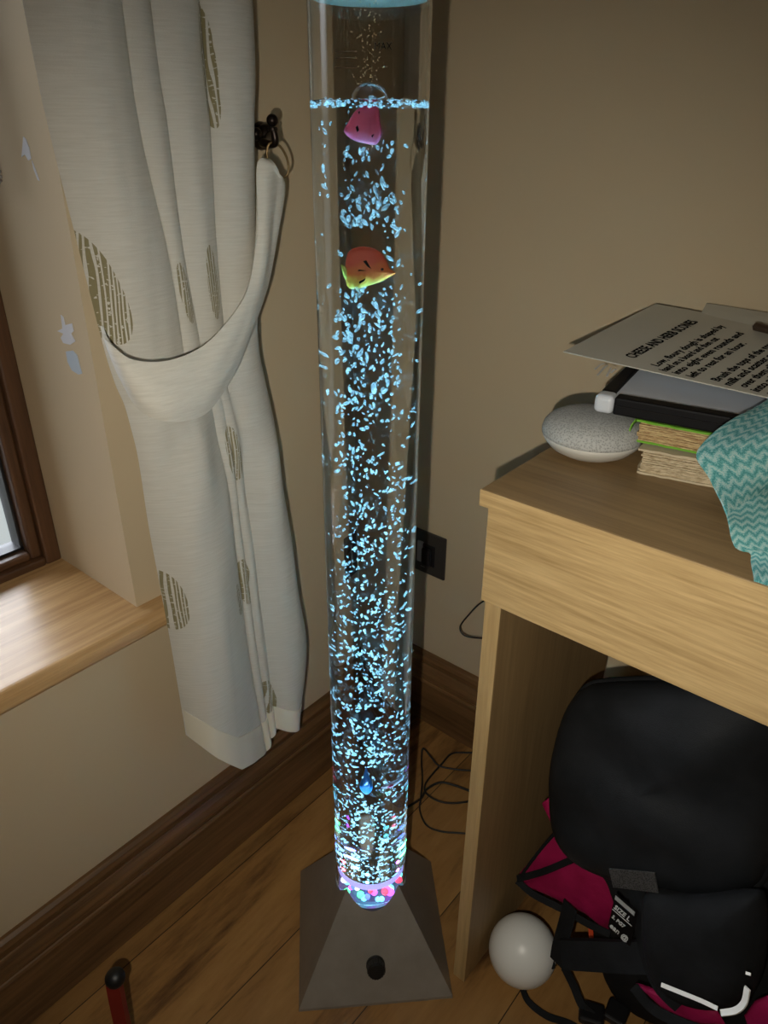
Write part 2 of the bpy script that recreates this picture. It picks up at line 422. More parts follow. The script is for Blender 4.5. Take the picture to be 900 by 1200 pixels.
g.bump(g.math('ADD', slub, g.math('MULTIPLY', weave, 0.4)), 0.35, 0.0012)
# soft daylight passes through the linen a little
tl = g.n('ShaderNodeBsdfTranslucent', i_Color=(0.75, 0.73, 0.66, 1)); mx = g.n('ShaderNodeMixShader', i_0=0.16)
out = g.t.nodes['Material Output']; g.t.links.new(g.b.outputs[0], mx.inputs[1]); g.t.links.new(tl.outputs[0], mx.inputs[2]); g.t.links.new(mx.outputs[0], out.inputs[0])

rows_px = [  # (six column positions in the photograph's frame; height of the row)
    (0,   [35, 100, 140, 175, 234, 298]),
    (150, [66, 122, 163, 196, 246, 299]),
    (290, [101, 152, 194, 213, 252, 302]),
    (400, [128, 176, 212, 232, 262, 306]),
    (450, [143, 184, 216, 238, 264, 316]),
    (490, [158, 196, 226, 250, 272, 324]),
    (580, [176, 212, 242, 266, 284, 334]),
    (680, [194, 226, 252, 280, 296, 347]),
    (760, [209, 236, 258, 290, 306, 359]),
]
hem = [(225, 865), (243, 879), (269, 891), (311, 880), (319, 852), (346, 842)]
XB = 0.072
ctrl = []
top0 = [at(x, 0, 'x', XB) for x in rows_px[0][1]]
ctrl.append([Vector((XB, -0.46 + (p.y + 0.46) * 1.25, 2.15)) for p in top0])
ctrl.append([Vector((XB, -0.46 + (p.y + 0.46) * 1.08, 1.6)) for p in top0])
for py, xs in rows_px: ctrl.append([at(x, py, 'x', XB) for x in xs])
ctrl.append([at(x, y, 'x', XB) for x, y in hem])
cols = [catmull([r[j] for r in ctrl], 14) for j in range(6)]
nr = len(cols[0]); S = 16
def bulge(u, lo, hi, amp, pw):
    if u < lo or u > hi: return 0.0
    return amp * max(0.0, math.sin(PI * (u - lo) / (hi - lo))) ** pw
rows = []
for i in range(nr):
    zz = cols[0][i].z
    pinch = 1 - 0.5 * math.exp(-((zz - 0.80) / 0.07) ** 2)
    k = min(1, max(0, (0.86 - zz) / 0.10)); k = k * k * (3 - 2 * k)      # 0 above the tieback, 1 below
    row = []
    for j in range(5):
        a, b = cols[j][i], cols[j + 1][i]
        for s in range(S + (1 if j == 4 else 0)):
            t = s / S; u = j + t
            h0 = bulge(u, 0, 2, .013, .8) + bulge(u, 2, 3, .006, .8) + bulge(u, 3, 4, .009, .8) + bulge(u, 4, 5, .019, .6)
            h1 = bulge(u, 0, 3, .024, .75) + bulge(u, 3, 3.55, .006, .8) + bulge(u, 3.55, 4.1, .007, .8) + bulge(u, 4.1, 5, .026, .6)
            p = a.lerp(b, t)
            h = (h0 * (1 - k) + h1 * k) * pinch
            h += 0.0030 * noise.noise(Vector((p.y * 22, p.z * 4, 1.3))) + 0.0014 * noise.noise(Vector((p.y * 60, p.z * 7, 5)))
            if zz < 0.79:   # pull lines that fan out below the tieback
                h += 0.0035 * math.sin((p.y + 0.25 * (0.79 - p.z)) * 105) * max(0, 1 - (0.79 - zz) / 0.22) * min(1, (0.79 - zz) / .04)
            edge = 0.012 * (1 if j == 0 else 0) * (1 - t) ** 2 + 0.010 * (1 if j == 4 else 0) * t ** 3
            row.append(Vector((p.x + h - edge, p.y, p.z)))
    rows.append(row)
cur = thing('curtain', 'cream linen curtain with woven gold seed-head stripes, gathered beside the window', 'curtain', CUR0)
co = obj('curtain_cloth', grid_mesh(rows, 0.0016), m_cur, cur, smooth=True)
# hem band
hr = []
for k in range(5):
    i = nr - 1 - 4 + k
    hr.append([p + Vector((0.0022, 0, 0)) for p in rows[i]])
m_hem = P('linen_hem', (0.72, 0.68, 0.56), 0.8)
obj('hem', grid_mesh(hr, 0.001), m_hem, cur, smooth=True)

m_tie = P('linen_tieback', (0.70, 0.68, 0.61), 0.75); g = N(m_tie)
sl = g.noise(g.coord((1, 8, 90)), 5, 4, 0.7); g.base(g.ramp(sl, [(0.3, (0.63, 0.61, 0.54)), (0.7, (0.74, 0.72, 0.65))])); g.bump(sl, 0.3, 0.001)
U_ = [(119, 372, .045), (121, 380, .062), (127, 397, .088), (150, 421, .108), (190, 424, .120), (235, 407, .122), (266, 376, .120), (287, 343, .116), (298, 300, .108), (301, 240, .098), (302, 192, .088), (316, 190, .088)]
L_ = [(123, 392, .045), (130, 412, .066), (146, 447, .094), (166, 479, .112), (197, 492, .124), (238, 484, .124), (266, 448, .120), (286, 404, .114), (311, 335, .104), (323, 268, .094), (331, 222, .088), (328, 208, .088)]
ua = catmull([at(x, y, 'x', d) for x, y, d in U_], 6); la = catmull([at(x, y, 'x', d) for x, y, d in L_], 6)
tr_ = []
for k in range(15):
    t = k / 14; r_ = []
    for j, (a, b) in enumerate(zip(ua, la)):
        p = a.lerp(b, t); s = j / (len(ua) - 1)
        h = 0.006 * math.sin(PI * t) + 0.0022 * noise.noise(Vector((s * 9, t * 3, 2)))
        if s > 0.62: h += 0.0016 * math.sin(t * PI * 3 + s * 6) * min(1, (s - 0.62) * 5)
        r_.append(p + Vector((h, -h * 0.5, 0)))
    tr_.append(r_)
tag(obj('curtain_tieback', grid_mesh(tr_, 0.003), m_tie, smooth=True), 'plain cream fabric tieback looped round the gathered curtain and hung from the wall hook', 'tieback')

# ------------------------------------------------------------------ hook on the left wall
m_bronze = P('dark_bronze', (0.035, 0.026, 0.022), 0.28, 0.9)
m_brass = P('aged_brass', (0.22, 0.15, 0.07), 0.35, 0.9)
hk = thing('curtain_hook', 'dark bronze curtain holdback hook with ball finials, on the wall beside the curtain', 'hook', (0.0, -0.285, 1.03))
RY = Matrix.Rotation(PI / 2, 3, 'Y').to_4x4()
obj('rosette', lathe([(0, 0), (.014, 0), (.015, .003), (.0135, .006), (.012, .008), (.014, .012), (.012, .018), (.008, .022), (0, .024)], (0.0, -0.285, 1.035), 32, RY), m_bronze, hk, smooth=True)
e0 = Vector((0.02, -0.288, 1.035)); e1 = at(308, 167, 'x', 0.066); e2 = at(322, 168, 'x', 0.088); e3 = at(320, 149, 'x', 0.089)
obj('arm', tube([e0, e0.lerp(e1, .5) + Vector((0, 0, -.004)), e1, e2, e3], lambda t: 0.0055 - 0.0022 * t), m_bronze, hk, smooth=True)
for c, r, dn in ((at(319, 141, 'x', 0.09), .0060, 1), (at(300, 157, 'x', 0.050), .0065, 0)):
    bm = bmesh.new(); bmesh.ops.create_icosphere(bm, subdivisions=3, radius=r, matrix=Matrix.Translation(c))
    if dn: add_lathe(bm, [(0, -.004), (.0045, -.004), (.0052, -.002), (.0045, 0), (0, 0)], c - Vector((0, 0, .006)), 20)
    obj('finial', bm, m_bronze, hk, smooth=True)
r0 = at(321, 167, 'x', 0.088); r1 = at(330, 208, 'x', 0.09)
mid = (r0 + r1) / 2; vv = (r1 - r0) / 2; ww = (CR * 0.010 + CF * 0.004)
ring = [mid + vv * math.cos(2 * PI * k / 24) + ww * math.sin(2 * PI * k / 24) for k in range(24)]
tag(obj('tieback_ring', tube(ring, 0.0013, 8, curve=False, closed=True), m_brass, smooth=True), 'thin aged brass ring linking the fabric tieback to the wall hook', 'ring')

# blind chain in the window recess
m_chain = P('steel_beads', (0.35, 0.34, 0.33), 0.3, 0.9)
bm = bmesh.new(); cx, cyy = -0.10, -0.545
path = []
for k in range(130): path.append(Vector((cx - 0.006, cyy, 1.55 - k * 0.0042)))
zb = path[-1].z
b0 = at(2, 214, 'x', cx).z
path = [Vector((cx - 0.009, cyy - .004, b0 + 0.006 + k * 0.0046)) for k in range(118)][::-1]
path += [Vector((cx + 0.009 * math.sin(a), cyy - .004, b0 + 0.006 - 0.006 * math.cos(a))) for a in (-0.9, -0.3, 0.3, 0.9)]
path += [Vector((cx + 0.009, cyy - .004, b0 + 0.006 + k * 0.0046)) for k in range(118)]
for p in path: bmesh.ops.create_icosphere(bm, subdivisions=1, radius=0.0021, matrix=Matrix.Translation(p))
add_tube(bm, [p for p in path], 0.0005, 5, curve=False)
tag(obj('blind_chain', bm, m_chain, smooth=True), 'steel ball chain of a blind hanging in the window recess', 'chain')

# ------------------------------------------------------------------ wall socket
m_plate = P('black_nickel', (0.060, 0.056, 0.052), 0.35, 0.3); m_blk = P('black_plastic', (0.008, 0.008, 0.009), 0.4); m_gry = P('grey_rocker', (0.32, 0.31, 0.29), 0.4)
so = thing('wall_socket', 'black metal socket plate with a pale grey rocker, on the back wall above the skirting', 'socket', (0.053, 0, 0.331))
obj('face_plate', box((0.010, -0.006, 0.330), (0.097, -0.0005, 0.415), 0.0025, 3), m_plate, so)
obj('insert', box((0.048, -0.0085, 0.350), (0.076, -0.005, 0.392), 0.0015), m_blk, so)
obj('rocker', box((0.038, -0.0095, 0.352), (0.051, -0.005, 0.394), 0.002), m_gry, so)
obj('plug', box((0.052, -0.016, 0.352), (0.070, -0.0085, 0.386), 0.003), m_blk, so)
obj('indicator', box((0.046, -0.0068, 0.3425), (0.055, -0.0058, 0.3435)), m_gry, so)

# ------------------------------------------------------------------ bubble lamp
LX, LY, TR = 0.2785, -0.4136, 0.0478
ZWAT = 1.066
lamp = thing('bubble_lamp', 'tall clear bubble tube lamp on a dark grey pyramid base in the room corner', 'lamp', (LX, LY, 0))
m_base = P('dark_grey_paint', (0.17, 0.155, 0.135), 0.42, 0.2); g = N(m_base)
sc_ = g.noise(g.coord(), 26, 4, 0.6); g.base(g.ramp(sc_, [(0.3, (0.24, 0.22, 0.19)), (0.75, (0.30, 0.275, 0.24))])); g.bump(g.noise(g.coord(), 900, 2), 0.05, 0.0004)
bm = bmesh.new(); B, HA, ph = 0.1035, 0.222, 0.7849
ct = [(B * (sx * math.cos(ph) - sy * math.sin(ph)), B * (sx * math.sin(ph) + sy * math.cos(ph))) for sx, sy in ((-1, -1), (1, -1), (1, 1), (-1, 1))]
# pyramid shell cut by the round tube: for each direction the face runs from the foot to the tube
def foot(a):
    d = Vector((math.cos(a), math.sin(a))); best = 9
    for k in range(4):
        p = Vector(ct[k]); q = Vector(ct[(k + 1) % 4]); e = q - p; nrm = Vector((e.y, -e.x)).normalized()
        dn = d.dot(nrm)
        if dn > 1e-6: best = min(best, p.dot(nrm) / dn)
    return best
angs = sorted({round(2 * PI * k / 128 + ph + PI / 4, 6) % (2 * PI) for k in range(128)})
R0 = 0.0486; fz, rings = 0.006, [[], [], [], [], []]
for a in angs:
    f = foot(a); c, s = math.cos(a), math.sin(a); zi = HA * (1 - R0 / f)
    for rr, (r_, z_) in zip(rings, ((f, 0.0), (f, 0.005), (R0, zi), (R0, zi - 0.012), (0.045, zi - .012))):
        rr.append(bm.verts.new((LX + r_ * c, LY + r_ * s, z_ if r_ != f or z_ == 0 else 0.005)))
for a_, b_ in zip(rings, rings[1:]):
    for k in range(len(angs)): bm.faces.new((a_[k], a_[(k + 1) % len(angs)], b_[(k + 1) % len(angs)], b_[k]))
bm.faces.new(rings[0][::-1])
obj('pyramid_base', bm, m_base, lamp)
# switch knob on the front face
a = math.atan2(CAMP.y - LY, CAMP.x - LX); dface = Vector((math.cos(ph - PI / 2), math.sin(ph - PI / 2), 0)); nf = Vector((dface.x * HA, dface.y * HA, B)).normalized()
kz = 0.052; kc = Vector((LX, LY, 0)) + dface * (B * (1 - kz / HA)) + Vector((0, 0, kz)) + Vector((math.cos(ph), math.sin(ph), 0)) * 0.0005
Q = Vector((0, 0, 1)).rotation_difference(nf).to_matrix().to_4x4()
m_knob = P('knob_black', (0.006, 0.006, 0.006), 0.45)
kb = bmesh.new(); prof_k = [(0, -.002), (.0085, -.002), (.0085, .003)]
add_lathe(kb, [(0, -.002), (.0125, -.002), (.0125, .004), (.0115, .006), (.0112, .016), (.0095, .0185), (0, .019)], kc, 40, Q)
for k in range(20):
    aa = 2 * PI * k / 20; p0 = kc + Q.to_3x3() @ Vector((.0113 * math.cos(aa), .0113 * math.sin(aa), .006)); p1 = p0 + nf * 0.010
    add_tube(kb, [p0, p1], 0.0008, 5, curve=False)
obj('control_knob', kb, m_knob, lamp, smooth=False)

def glass(name, ior, col=(1, 1, 1), rough=0.0):
    m = bpy.data.materials.new(name); m.use_nodes = True; g = N(m); g.t.nodes.remove(g.b)
    q = g.n('ShaderNodeBsdfGlass', i_Color=(*col, 1), i_Roughness=rough, i_IOR=ior); g.t.links.new(q.outputs[0], g.t.nodes['Material Output'].inputs[0]); return m
m_acr = glass('clear_acrylic', 1.45, (0.985, 0.99, 0.99)); m_wat = glass('water', 1.33, (0.97, 0.99, 1.0))
TI = 0.0455
tb = obj('acrylic_tube', lathe([(TR, 0.128), (TR, 1.165), (TI, 1.165), (TI, 0.128)], (LX, LY, 0), 160, closed=True), m_acr, lamp, smooth=False)
for p in tb.data.polygons: p.use_smooth = True
tb.data.set_sharp_from_angle(angle=math.radians(50))
# the water column, rippled on top
bm = bmesh.new(); WR = 0.0456; sg = 160
wv = [[bm.verts.new((LX + WR * math.cos(2 * PI * k / sg), LY + WR * math.sin(2 * PI * k / sg), z)) for k in range(sg)] for z in (0.170, ZWAT)]
for k in range(sg): bm.faces.new((wv[0][k], wv[0][(k + 1) % sg], wv[1][(k + 1) % sg], wv[1][k]))
bm.faces.new(wv[0][::-1]); prev = wv[1]
for r in (0.92, 0.8, 0.66, 0.5, 0.34, 0.18):
    cur_ = []
    for k in range(sg):
        x, y = WR * r * math.cos(2 * PI * k / sg), WR * r * math.sin(2 * PI * k / sg)
        cur_.append(bm.verts.new((LX + x, LY + y, ZWAT + 0.0018 * noise.noise(Vector((x * 90, y * 90, 0))) * 1.5)))
    for k in range(sg): bm.faces.new((prev[k], prev[(k + 1) % sg], cur_[(k + 1) % sg], cur_[k]))
    prev = cur_
bm.faces.new(prev)
wat = obj('water', bm, m_wat, lamp)
for p in wat.data.polygons: p.use_smooth = True
wat.data.set_sharp_from_angle(angle=math.radians(50))
m_capm = P('pale_green_cap', (0.42, 0.50, 0.44), 0.5)
obj('top_cap', lathe([(0, 1.133), (.0450, 1.133), (.0450, 1.1655), (.0500, 1.1655), (.0505, 1.167), (.0505, 1.182), (.048, 1.186), (0, 1.187)], (LX, LY, 0), 96), m_capm, lamp)
# tube seat: milky plastic ring, dark collar and the LED bay under it
m_ring = P('frosted_ring_glow', (0.62, 0.62, 0.80), 0.3); _rb = m_ring.node_tree.nodes['Principled BSDF']; _rb.inputs['Transmission Weight'].default_value = 0.25; _rb.inputs['Emission Color'].default_value = (.45, .42, 1, 1); _rb.inputs['Emission Strength'].default_value = 0.9; m_ring.cycles.emission_sampling = 'NONE'  # lavender emission stands in for LED light inside the plastic
obj('seal_ring', lathe([(.036, .158), (.0452, .158), (.0452, .168), (.036, .168)], (LX, LY, 0), 96, closed=True), m_ring, lamp)
m_col = P('led_tray', (0.14, 0.14, 0.2), 0.15)
obj('led_tray', lathe([(0, .095), (.0450, .095), (.0450, .118), (.030, .112), (0, .112)], (LX, LY, 0), 64), m_col, lamp)
def led_mat(name, c, s):
    m = P(name, c, 0.3); b = m.node_tree.nodes['Principled BSDF']; b.inputs['Emission Color'].default_value = (*c, 1); b.inputs['Emission Strength'].default_value = s; m.cycles.emission_sampling = 'NONE'; return m
LEDC = {'red': (1, .05, .10), 'green': (.08, 1, .25), 'blue': (.08, .15, 1), 'cyan': (.15, .85, 1), 'violet': (.55, .1, 1), 'white': (.8, .85, 1)}
LM = {k: led_mat('led_' + k, v, 3.4 if k != 'white' else 2.2) for k, v in LEDC.items()}
rl = random.Random(4)
for k in range(44):
    cn = ('red', 'cyan', 'violet', 'green', 'white', 'blue', 'cyan', 'violet')[k % 8]
    aa = 2 * PI * k / 44 * 3 + a; rr = rl.uniform(.030, .0405); sz_ = rl.uniform(.0034, .0062)
    c = Vector((LX + rr * math.cos(aa), LY + rr * math.sin(aa), 0.1185 + sz_ * .6 + rl.choice((0, .006, .012, .018))))
    bm = bmesh.new(); bmesh.ops.create_icosphere(bm, subdivisions=2, radius=sz_, matrix=Matrix.Translation(c) @ Matrix.Diagonal((1, 1, .8, 1)))
    o = obj('led', bm, LM[cn], lamp, smooth=True); o['label'] = cn + ' LED'
# LED beam that shines up through the water
light('led_beam', 'AREA', (LX, LY, 0.172), 0.8, (0.30, 0.74, 1.0), aim=(LX, LY, 1), shape='DISK', size=0.074, spread=math.radians(12))
for k, (cn, ra, an) in enumerate((('violet', .030, .3), ('green', .026, 1.5), ('blue', .030, 2.6), ('cyan', .012, 3.4), ('red', .028, 4.2), ('cyan', .030, 5.3))):
    light('led_' + cn, 'POINT', (LX + ra * math.cos(an), LY + ra * math.sin(an), 0.178), 0.012, LEDC[cn], shadow_soft_size=0.0022)
for k, cn in enumerate(('violet', 'cyan')):
    an = k * PI + .4
    light('led_tray_' + cn, 'POINT', (LX + .022 * math.cos(an), LY + .022 * math.sin(an), 0.142), 0.004, LEDC[cn], shadow_soft_size=0.004)

# lettering on the tube: MAX water mark
m_ink = P('black_print', (0.01, 0.01, 0.01), 0.9, **{'Specular IOR Level': 0.0})
fwd = Vector((CAMP.x - LX, CAMP.y - LY, 0)).normalized(); side = Vector((-fwd.y, fwd.x, 0))
tp = Vector((LX, LY, 1.0975)) + fwd * 0.0482
text('max_mark', 'MAX', m_ink, tp + side * 0.003, side, (0, 0, 1), 0.0068, 0.9, lamp, 0.00005)
for z_, l in ((1.0965, .012), (1.0925, .012), (1.0865, .012)):
    q = Vector((LX, LY, z_)) + fwd * 0.0479
    mm = bmesh.new(); add_tube(mm, [Vector((LX, LY, z_)) + (fwd * math.cos(t) + side * math.sin(t)) * 0.0480 for t in (-.55, -.42, -.30, -.20)], 0.00022, 5)
    obj('water_mark', mm, m_ink, lamp)

# bubbles: one swarm nobody could count
m_bub = bpy.data.materials.new('bubble_skin'); m_bub.use_nodes = True; g = N(m_bub)
g.b.inputs['Base Color'].default_value = (0.85, 0.93, 0.97, 1); g.b.inputs['Roughness'].default_value = 0.25
tl = g.n('ShaderNodeBsdfTranslucent', i_Color=(0.9, 0.95, 1.0, 1)); mx = g.n('ShaderNodeMixShader', i_0=0.65)
g.t.links.new(g.b.outputs[0], mx.inputs[1]); g.t.links.new(tl.outputs[0], mx.inputs[2])
tp_ = g.n('ShaderNodeBsdfTransparent'); mx2 = g.n('ShaderNodeMixShader', i_0=0.58); g.t.links.new(mx.outputs[0], mx2.inputs[1]); g.t.links.new(tp_.outputs[0], mx2.inputs[2]); g.t.links.new(mx2.outputs[0], g.t.nodes['Material Output'].inputs[0])
_b = bmesh.new(); bmesh.ops.create_icosphere(_b, subdivisions=1, radius=1.0); ICO = np.array([v.co[:] for v in _b.verts]); ICF = np.array([[v.index for v in f.verts] for f in _b.faces]); _b.free()
def swarm(name, items, mat, parent=None):
    V, F = [], []; n = 0
    for c, s, rot in items:
        q = (ICO * np.array(s)) @ np.array(rot.to_matrix()).T
        q += np.random.RandomState(n % 9999).uniform(-.18, .18, q.shape) * min(s)
        V.append(q + np.array(c)); F.append(ICF + n); n += len(ICO)
    me = bpy.data.meshes.new(name); me.from_pydata(np.vstack(V).tolist(), [], np.vstack(F).tolist())
    return obj(name, me, mat, parent, loc=None if parent else (LX, LY, 0.17), smooth=True)
from mathutils import Euler
items = []
while len(items) < 2150:
    u = random.random(); z = 0.175 + (ZWAT - 0.18) * u ** 1.3
    t = (z - 0.17) / (ZWAT - 0.17)
    sp_ = 0.041 * (0.42 + 0.5 * (1 - t) ** 0.8 if random.random() < 0.72 else 1.0)
    r = sp_ * math.sqrt(random.random()); aa = random.random() * 2 * PI
    x, y = r * math.cos(aa), r * math.sin(aa)
    if noise.noise(Vector((x * 40, y * 40, z * 34))) < -0.12: continue
    if x * fwd.x + y * fwd.y > -.006 and abs(x * side.x + y * side.y) < .027 and (abs(z - .945) < .019 or abs(z - 1.052) < .014): continue   # the fish part the stream
    s = random.choice((.0008, .0010, .0013, .0016, .0019))
    s *= 0.72 + 0.18 * t; el = random.uniform(1.1, 2.6)
    items.append(((LX + x, LY + y, z), (s, s * random.uniform(.6, 1), s * el), Euler((random.uniform(-.7, .7), random.uniform(-.7, .7), random.uniform(0, PI)))))
o = swarm('air_bubbles', items, m_bub); tag(o, 'swarm of tiny cyan-lit air bubbles rising through the water in the lamp tube', 'bubbles'); o['kind'] = 'stuff'
items = []
for k in range(150):
    aa = random.random() * 2 * PI; r = 0.0445 * math.sqrt(random.uniform(.25, 1)); s = random.choice((.0008, .001, .0014, .0018))
    items.append(((LX + r * math.cos(aa), LY + r * math.sin(aa), ZWAT + random.uniform(-.0045, .0012)), (s, s, s * .7), Euler((0, 0, aa))))
o = swarm('surface_froth', items, m_bub); tag(o, 'ring of blue froth floating on the water surface near the top of the lamp tube', 'froth'); o['kind'] = 'stuff'
# large bubble at the surface
m_film = glass('bubble_film', 1.1)
bm = lathe([(.0145, -.001), (.0140, .004), (.0112, .0085), (.0065, .0112), (0, .0122)], (LX + fwd.x * .012, LY + fwd.y * .012, ZWAT), 40)
tag(obj('large_bubble', bm, m_film, smooth=True), 'one large domed clear bubble sitting on the water surface in the tube', 'bubble')
# fine drops on the tube's outer face, gold colour standing in for torch glints
m_drop = P('spray_drop', (0.85, 0.75, 0.5), 0.15)
items = []
for k in range(170):
    th = random.gauss(-0.02, .12); z_ = ZWAT + 0.008 + 0.058 * random.random() ** 1.1
    d = fwd * math.cos(th) + side * math.sin(th); c = Vector((LX, LY, z_)) + d * 0.0479; s = random.uniform(.00018, .00045)
    items.append((tuple(c), (s, s, s), Euler((0, 0, 0))))
o = swarm('spray_drops', items, m_drop); tag(o, 'patch of fine glittering water droplets on the tube wall above the water surface', 'droplets'); o['kind'] = 'stuff'

# plastic fish
def fish_mat(name, top, mid_, low):
    m = P(name, mid_, 0.4); g = N(m); s = g.n('ShaderNodeSeparateXYZ', i_0=g.n('ShaderNodeTexCoord').outputs['Generated'])
    nz = g.noise(g.coord(), 160, 2)
    f = g.math('ADD', s.outputs[2], g.math('MULTIPLY', g.math('SUBTRACT', nz, .5), 0.45))
    g.base(g.ramp(f, [(0.12, low), (0.32, mid_), (0.66, top)])); return m
def fish(zc, off_s, off_f, outline, sc, mat, label, rot=0.0, marks=(), tailmat=None, tail=None, mm_=None, yaw=0.0, eye=None):
    f2 = (Matrix.Rotation(yaw, 3, 'Z') @ fwd); s2 = (Matrix.Rotation(yaw, 3, 'Z') @ side)
    c = Vector((LX, LY, zc)) + side * off_s + fwd * off_f
    ca, sa = math.cos(rot), math.sin(rot)
    def W(x, y, d=0.0): return c + s2 * ((x * ca - y * sa) * sc) + Vector((0, 0, (x * sa + y * ca) * sc)) + f2 * d
    t = thing('toy_fish', label, 'fish', c, 'plastic fish in the lamp tube')
    del t['group']
    obj('body', pillow([W(x, y) for x, y in outline], f2, .0032, .0032, 6, 3), mat, t, smooth=True)
    if tail: obj('tail', pillow([W(x, y) for x, y in tail], f2, .0012, .0012, 3, 2), tailmat, t, smooth=True)
    for q in marks: obj('marking', pillow([W(x, y, .0030) for x, y in q], f2, .0006, .0012, 3, 2, sub=False), mm_, t)
    if eye:
        bm = bmesh.new(); bmesh.ops.create_icosphere(bm, subdivisions=2, radius=.0011, matrix=Matrix.Translation(W(*eye, .0026))); obj('eye', bm, m_ink, t, smooth=True)
    return t
m_f1 = fish_mat('pink_plastic', (0.85, 0.08, 0.16), (0.90, 0.12, 0.24), (0.85, 0.20, 0.40))
m_f2 = fish_mat('orange_plastic', (0.80, 0.10, 0.04), (0.90, 0.25, 0.04), (0.95, 0.75, 0.10))
m_f3 = fish_mat('blue_plastic', (0.01, 0.20, 0.60), (0.01, 0.25, 0.75), (0.01, 0.35, 0.95))
m_f4 = fish_mat('pinkwhite_plastic', (0.75, 0.72, 0.82), (0.85, 0.75, 0.85), (0.80, 0.70, 0.9))
m_yel = P('yellow_plastic', (0.75, 0.8, 0.15), 0.4); m_pk = P('rose_plastic', (0.8, 0.06, 0.15), 0.4)
fish(1.0485, -0.003, .014, [(-1, -.25), (-.75, .25), (-.35, .8), (.2, 1), (.65, .85), (.7, .2), (.75, -.4), (.45, -.95), (-.1, -.85), (-.55, -.7)], .0142, m_f1,
     'pink plastic fish, uppermost in the lamp tube just under the water surface', 0.05, marks=[[(-.45, -.05), (-.35, .05), (-.3, -.2), (-.4, -.3)], [(.25, -.5), (.4, -.4), (.3, -.6)], [(-.3, .7), (-.2, .72), (-.25, .55)]], mm_=m_ink)
fish(.9395, -0.001, .018, [(-.85, -.75), (-.95, 0), (-.88, .75), (-.5, 1.05), (0, 1.08), (.42, .88), (.72, .5), (.86, .15), (1.12, -.05), (.88, -.22), (.62, -.42), (.2, -.62), (-.2, -.78), (-.55, -.88)], .0178, m_f2,
     'orange and yellow plastic fish with black marks, second from the top in the tube', -0.05,
     marks=[[(-.25, .45), (-.12, .5), (.12, .1), (-.05, .2)], [(-.45, -.02), (-.05, .03), (-.4, .06)], [(-.38, -.5), (-.1, -.32), (-.15, -.45), (-.35, -.6)]], mm_=m_ink, tail=[(-1.0, -.35), (-1.15, .2), (-.98, .15), (-.75, -.15), (-.85, -.5)], tailmat=m_yel, eye=(.55, .12))
fish(.333, -0.004, .012, [(0, 1.9), (.22, .8), (.42, -.2), (.36, -1.0), (0, -1.5), (-.36, -.9), (-.42, -.2), (-.2, .8)], .0135, m_f3,
     'blue plastic fish seen end-on low in the lamp tube')
fish(.334, 0.022, .022, [(-1, -.25), (-.7, .05), (-.1, .25), (.6, .5), (1.2, .8), (1.25, .4), (.7, -.1), (.1, -.35), (-.5, -.4)], .0125, m_f4,
     'pale lilac and red plastic fish beside the blue one, low in the tube', 0.05, marks=[[(-.45, -.15), (-.1, .15), (.15, .15), (.25, -.05), (0, -.25), (-.4, -.28)]], mm_=m_pk)

# ------------------------------------------------------------------ desk
DX, DY = 0.405, -0.409
m_top = wood('light_oak_top_shaded', (0.20, 0.125, 0.055), (0.33, 0.215, 0.10), 'x', 0.45, 190, 6, 0.9)  # darker copy of the front oak: grazing-light shade put into the colour
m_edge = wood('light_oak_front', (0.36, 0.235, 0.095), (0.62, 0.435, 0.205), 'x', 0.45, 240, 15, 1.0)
m_side = wood('oak_side_shaded', (0.22, 0.14, 0.06), (0.36, 0.24, 0.11), 'z', 0.5, 150, 6, 0.8)  # same oak again, with the sides' shade mixed into the colour
dk = thing('desk', 'light oak desk with a deep plain drawer front, against the back wall', 'desk', (DX, DY, 0))
obj('desk_top', box((DX, DY + .0012, .7436), (1.35, -0.002, .76), 0.0008), m_top, dk)
obj('edge_band', box((DX, DY, .7438), (1.35, DY + .0011, .7598), 0.0003), m_edge, dk)
obj('drawer_front', box((DX + .005, DY + .008, .638), (1.345, DY + .024, .7405), 0.001), m_edge, dk)
obj('drawer_box', box((DX + .02, DY + .024, .655), (1.33, -0.06, .735), 0.001), m_side, dk)
for x0 in (DX + .002, 1.33):
    pn = obj('side_panel', box((x0, -0.3853, 0), (x0 + .018, -0.057, .7434), 0.0008), m_side, dk)
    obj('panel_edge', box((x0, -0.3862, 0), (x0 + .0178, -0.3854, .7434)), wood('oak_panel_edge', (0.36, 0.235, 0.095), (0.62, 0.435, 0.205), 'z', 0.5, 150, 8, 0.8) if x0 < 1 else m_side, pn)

# ------------------------------------------------------------------ things on the desk
m_fab = P('pale_grey_mesh', (0.40, 0.41, 0.40), 0.85); g = N(m_fab)
vo = g.n('ShaderNodeTexVoronoi', i_Scale=520.0); g.t.links.new(g.coord(), vo.inputs['Vector'])
g.base(g.ramp(vo.outputs['Distance'], [(0.15, (0.28, 0.29, 0.28)), (0.6, (0.48, 0.49, 0.48))])); g.bump(vo.outputs['Distance'], 0.4, 0.0006)
m_wpl = P('off_white_plastic', (0.62, 0.61, 0.56), 0.4)
SPC = (0.4415, -0.267, 0.76)
sk = thing('smart_speaker', 'round pale grey fabric-topped speaker puck on the desk corner', 'speaker', SPC)
obj('speaker_base', lathe([(0, 0), (.022, 0), (.030, .002), (.040, .0075), (.0462, .0145), (.0485, .0195), (.0478, .0205), (0, .0205)], SPC, 96), m_wpl, sk, smooth=True)
obj('fabric_top', lathe([(.0475, .0196), (.0490, .0205), (.0492, .0235), (.0478, .029), (.0435, .0345), (.036, .0387), (.025, .0412), (.012, .0422), (0, .0425)], SPC, 96), m_fab, sk, smooth=True)

